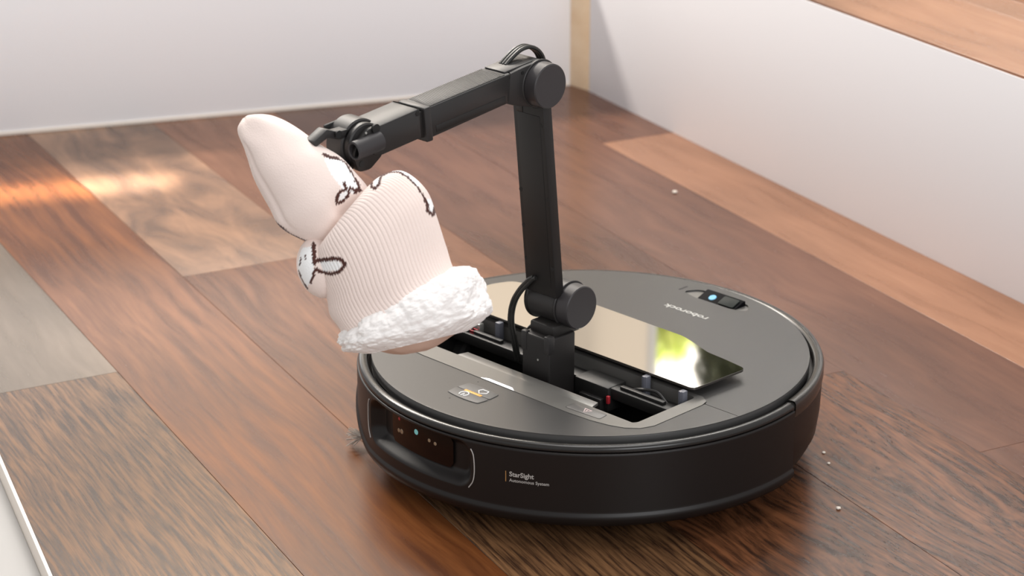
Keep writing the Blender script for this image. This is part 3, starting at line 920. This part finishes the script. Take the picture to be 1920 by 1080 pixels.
PATCHES = {
    'toe': [[(2.0, -7.2), (12.4, -7.6), (19.2, -15.5), (24.1, -24.4), (20.6, -30.6), (15.8, -29.3), (10.3, -22.4), (5.5, -15.5)], [(11.7, -34.8), (12.4, -30.6), (15.1, -29.3), (17.5, -28.6), (15.8, -32.7)]],
    'leg': [[(33.7, -21.0), (37.8, -18.9), (37.5, -24.4), (35.1, -26.2)], [(34.0, -19.6), (38.2, -14.1), (48.5, -12.0), (58.8, -16.5), (64.0, -24.4), (62.3, -25.1), (55.4, -18.6), (49.5, -15.1), (43.3, -15.5)],
            [(68.1, -33.7), (72.6, -32.7), (73.6, -39.6), (70.2, -42.3)], [(-2.1, -74.0), (12.4, -73.3), (15.1, -76.1), (11.7, -79.2), (3.8, -79.9), (-2.1, -77.8)]],
    'heel': [[(-12.4, -64.7), (-4.9, -63.7), (-4.2, -75.0), (-4.9, -81.9), (-9.0, -89.8), (-13.1, -83.6), (-15.2, -76.8), (-14.5, -69.9)]]}


def inside(p, poly):
    c = False
    for i in range(len(poly)):
        (x0, y0), (x1, y1) = poly[i], poly[i - 1]
        if (y0 > p[1]) != (y1 > p[1]) and p[0] < (x1 - x0) * (p[1] - y0) / (y1 - y0) + x0: c = not c
    return c


def seg_d(p, a, c):
    ax, ay = c[0] - a[0], c[1] - a[1]
    t = max(0, min(1, ((p[0] - a[0]) * ax + (p[1] - a[1]) * ay) / (ax * ax + ay * ay + 1e-9)))
    return math.hypot(p[0] - a[0] - t * ax, p[1] - a[1] - t * ay)


def stitch_colour(key, x, y, front):
    """rabbit motif knitted into the near side, one flat colour per stitch"""
    if front:
        q = (round((x + 0.5 * y) / 0.8) * 0.8 - 0.5 * y, y + 0.35 * math.sin(x * 3.9))
        for w, pts in STROKES[key]:
            for i in range(len(pts) - 1):
                if seg_d(q, pts[i], pts[i + 1]) < w * 1.05: return BROWN
        for poly in PATCHES[key]:
            if inside(q, poly): return CREAMW
    return PINK


def catmull(vals, t):
    n = len(vals) - 1
    i = min(int(t), n - 1); f = t - i
    g_ = lambda k: vals[max(0, min(n, k))]
    out = []
    for c in range(len(vals[0])):
        a, b_, d, e = g_(i - 1)[c], g_(i)[c], g_(i + 1)[c], g_(i + 2)[c]
        out.append(0.5 * (2 * b_ + (d - a) * f + (2 * a - 5 * b_ + 4 * d - e) * f * f + (3 * b_ - a - 3 * d + e) * f ** 3))
    return out


def loft(stations, nu, nv, depth, zoff, relief=None, cap0=True, cap1=True):
    """tube through station chords; depth = half thickness / half width"""
    flat = [(l[0], l[1], r[0], r[1]) for l, r in stations]
    verts, faces = [], []
    for j in range(nv + 1):
        t = (len(flat) - 1) * j / nv
        lx, ly, rx, ry = catmull(flat, t)
        cx, cy = (lx + rx) / 2, (ly + ry) / 2
        hx, hy = (rx - lx) / 2, (ry - ly) / 2
        hw = math.hypot(hx, hy)
        dp = hw * (depth(t) if callable(depth) else depth)
        zc = zoff(t) if callable(zoff) else zoff
        for i in range(nu):
            a = 2 * math.pi * i / nu
            k = 1.0 + (relief(i, j, a, t) / hw if relief else 0.0)
            verts.append((cx + hx * math.cos(a) * k, cy + hy * math.cos(a) * k, zc + dp * math.sin(a) * k))
    for j in range(nv):
        for i in range(nu):
            faces.append((j * nu + i, j * nu + (i + 1) % nu, (j + 1) * nu + (i + 1) % nu, (j + 1) * nu + i))
    if cap0: faces.append(tuple(range(nu))[::-1])
    if cap1: faces.append(tuple(nv * nu + i for i in range(nu)))
    return verts, faces


def sock_mesh(name, chunks, m, colour=True):
    V, F, C = [], [], []
    for key, (v, f), zmid in chunks:
        o_ = len(V)
        V += v
        F += [tuple(i + o_ for i in q) for q in f]
        if colour: C += [stitch_colour(key, x, y, z > zmid - 2) for x, y, z in v]
    me = bpy.data.meshes.new(name)
    me.from_pydata([(x * MM, y * MM, z * MM) for x, y, z in V], [], F)
    bm_ = bmesh.new(); bm_.from_mesh(me)
    bmesh.ops.recalc_face_normals(bm_, faces=bm_.faces[:])
    bm_.to_mesh(me); bm_.free()
    if colour:
        ca_ = me.color_attributes.new('stitch', 'FLOAT_COLOR', 'POINT')
        for i, c in enumerate(C): ca_.data[i].color = (*c, 1)
    return obj_from(name, me, m, sock, 80)


def soft(i, j, a, t):
    fold = math.exp(-((t - 7.9) / 0.8) ** 2) * math.exp(-((math.sin((a - 1.1) / 2)) / 0.15) ** 2)      # dent by the crease
    side = math.exp(-((math.sin((a - 2.55) / 2)) / 0.05) ** 2) * smooth01(t - 2.0) * smooth01((8.5 - t) / 2)  # seam along the lower edge
    return 2.2 * noise.noise(Vector((math.cos(a) * 1.2, math.sin(a) * 1.2, t * 0.55 + 3.1))) - 6.5 * fold - 1.6 * side


NR = 90                                        # ribs round the leg


def ribs(i, j, a, t):
    w = 2.0 * noise.noise(Vector((math.cos(a) * 1.3, math.sin(a) * 1.3, t * 0.5)))
    return w - 0.75 * smooth01((t - 0.1) / 0.6) * (0.5 + 0.5 * math.cos(a * NR + 0.5 * math.sin(t * 1.3))) ** 4


def dome(t):
    return 0.78


toe = loft(TOE, 240, 180, 0.80, lambda t: -9.0 + 0.4 * t, soft)
leg = loft(LEG, NR * 8, 130, 0.74, lambda t: -2.0, ribs)
hv, hf = [], []
for j in range(91):
    ph = math.pi * j / 90
    for i in range(120):
        a = 2 * math.pi * i / 120
        x, y, z = 16.0 * math.sin(ph) * math.cos(a), 20.5 * math.cos(ph), 17.0 * math.sin(ph) * math.sin(a)
        c8, s8 = math.cos(0.25), math.sin(0.25)
        hv.append((-0.5 + x * c8 - y * s8, -77.0 + x * s8 + y * c8, -3.0 + z))
for j in range(90):
    for i in range(120): hf.append((j * 120 + i, j * 120 + (i + 1) % 120, (j + 1) * 120 + (i + 1) % 120, (j + 1) * 120 + i))
sock_mesh('toe_section', [('toe', toe, -7.0)], M_KNIT)
sock_mesh('ribbed_leg', [('leg', leg, -2.0)], M_KNIT)
sock_mesh('heel_pouch', [('heel', (hv, hf), -3.0)], M_KNIT)


def fleece(i, j, a, t):
    p = Vector((math.cos(a) * 4.6, math.sin(a) * 4.6, t * 1.15))
    d = noise.voronoi(p * 1.25)[0][0]
    d2 = noise.voronoi(p * 0.62 + Vector((0.3, 0.2, 0.1)))[0][0]
    return 3.0 * noise.noise(p * 0.5) + 4.6 * (0.6 - d2 * d2) + 3.2 * (0.45 - d * d) + 1.0 * noise.noise(p * 3.2) + 0.4 * noise.noise(p * 8.0) - 1.6


cuff = loft(CUFF, 420, 170, 0.66, lambda t: 0.0, fleece)
o = sock_mesh('fleece_cuff', [('cuff', cuff, 0)], M_FLEECE, colour=False)
tag(o, 'fluffy white fleece cuff')
UNDERSIDE = [((24.0, -125.5), (98.0, -109.5)), ((31.0, -129.5), (88.5, -118.5)), ((42.0, -132.6), (76.0, -126.8)), ((52.0, -133.6), (67.0, -131.0))]
under_loft = loft(UNDERSIDE, 160, 40, 0.66, 0.0, lambda i, j, a, t: 1.2 * noise.noise(Vector((math.cos(a) * 2.5, math.sin(a) * 2.5, t))))
o = sock_mesh('cuff_underside', [('cuff_underside', under_loft, 0)], mat('fleece_shade', (0.66, 0.47, 0.38), 0.95, spec=0.1), colour=False)  # tan colour stands for shade under the white fleece
tag(o, 'underside of the cuff, its shade put into the tan colour')

# ------------------------------------------------------------------ crumbs on the floor
CRUMBS = [((84.4, 617, 0), 2.6, 'pale crumb lying alone on the floor behind the robot, near the riser'),
          ((179, -11, 0), 1.4, 'farther of the two tiny white crumbs close by the right side of the robot'),
          ((181, -30, 0), 1.3, 'nearer of the two tiny white crumbs close by the right side of the robot'),
          ((181, -107, 0), 1.9, 'flat white crumb on figured dark wood at lower right')]
for (x, y, z), r, lab in CRUMBS:
    bm = bmesh.new()
    bmesh.ops.create_icosphere(bm, subdivisions=2, radius=r)
    for v in bm.verts:
        v.co *= 1 + 0.35 * noise.noise(v.co * 0.9 + Vector((x, y, 0)))
        v.co.z = v.co.z * 0.5
    lowest = min(v.co.z for v in bm.verts)
    for v in bm.verts: v.co.z -= lowest
    mb = MB(); mb.merge(bm)
    o = mb.build('crumb', M_CRUMB, None, 60)
    o.location = (x * MM, y * MM, 0.0001)
    tag(o, lab, 'crumb', 'crumbs on the floor')
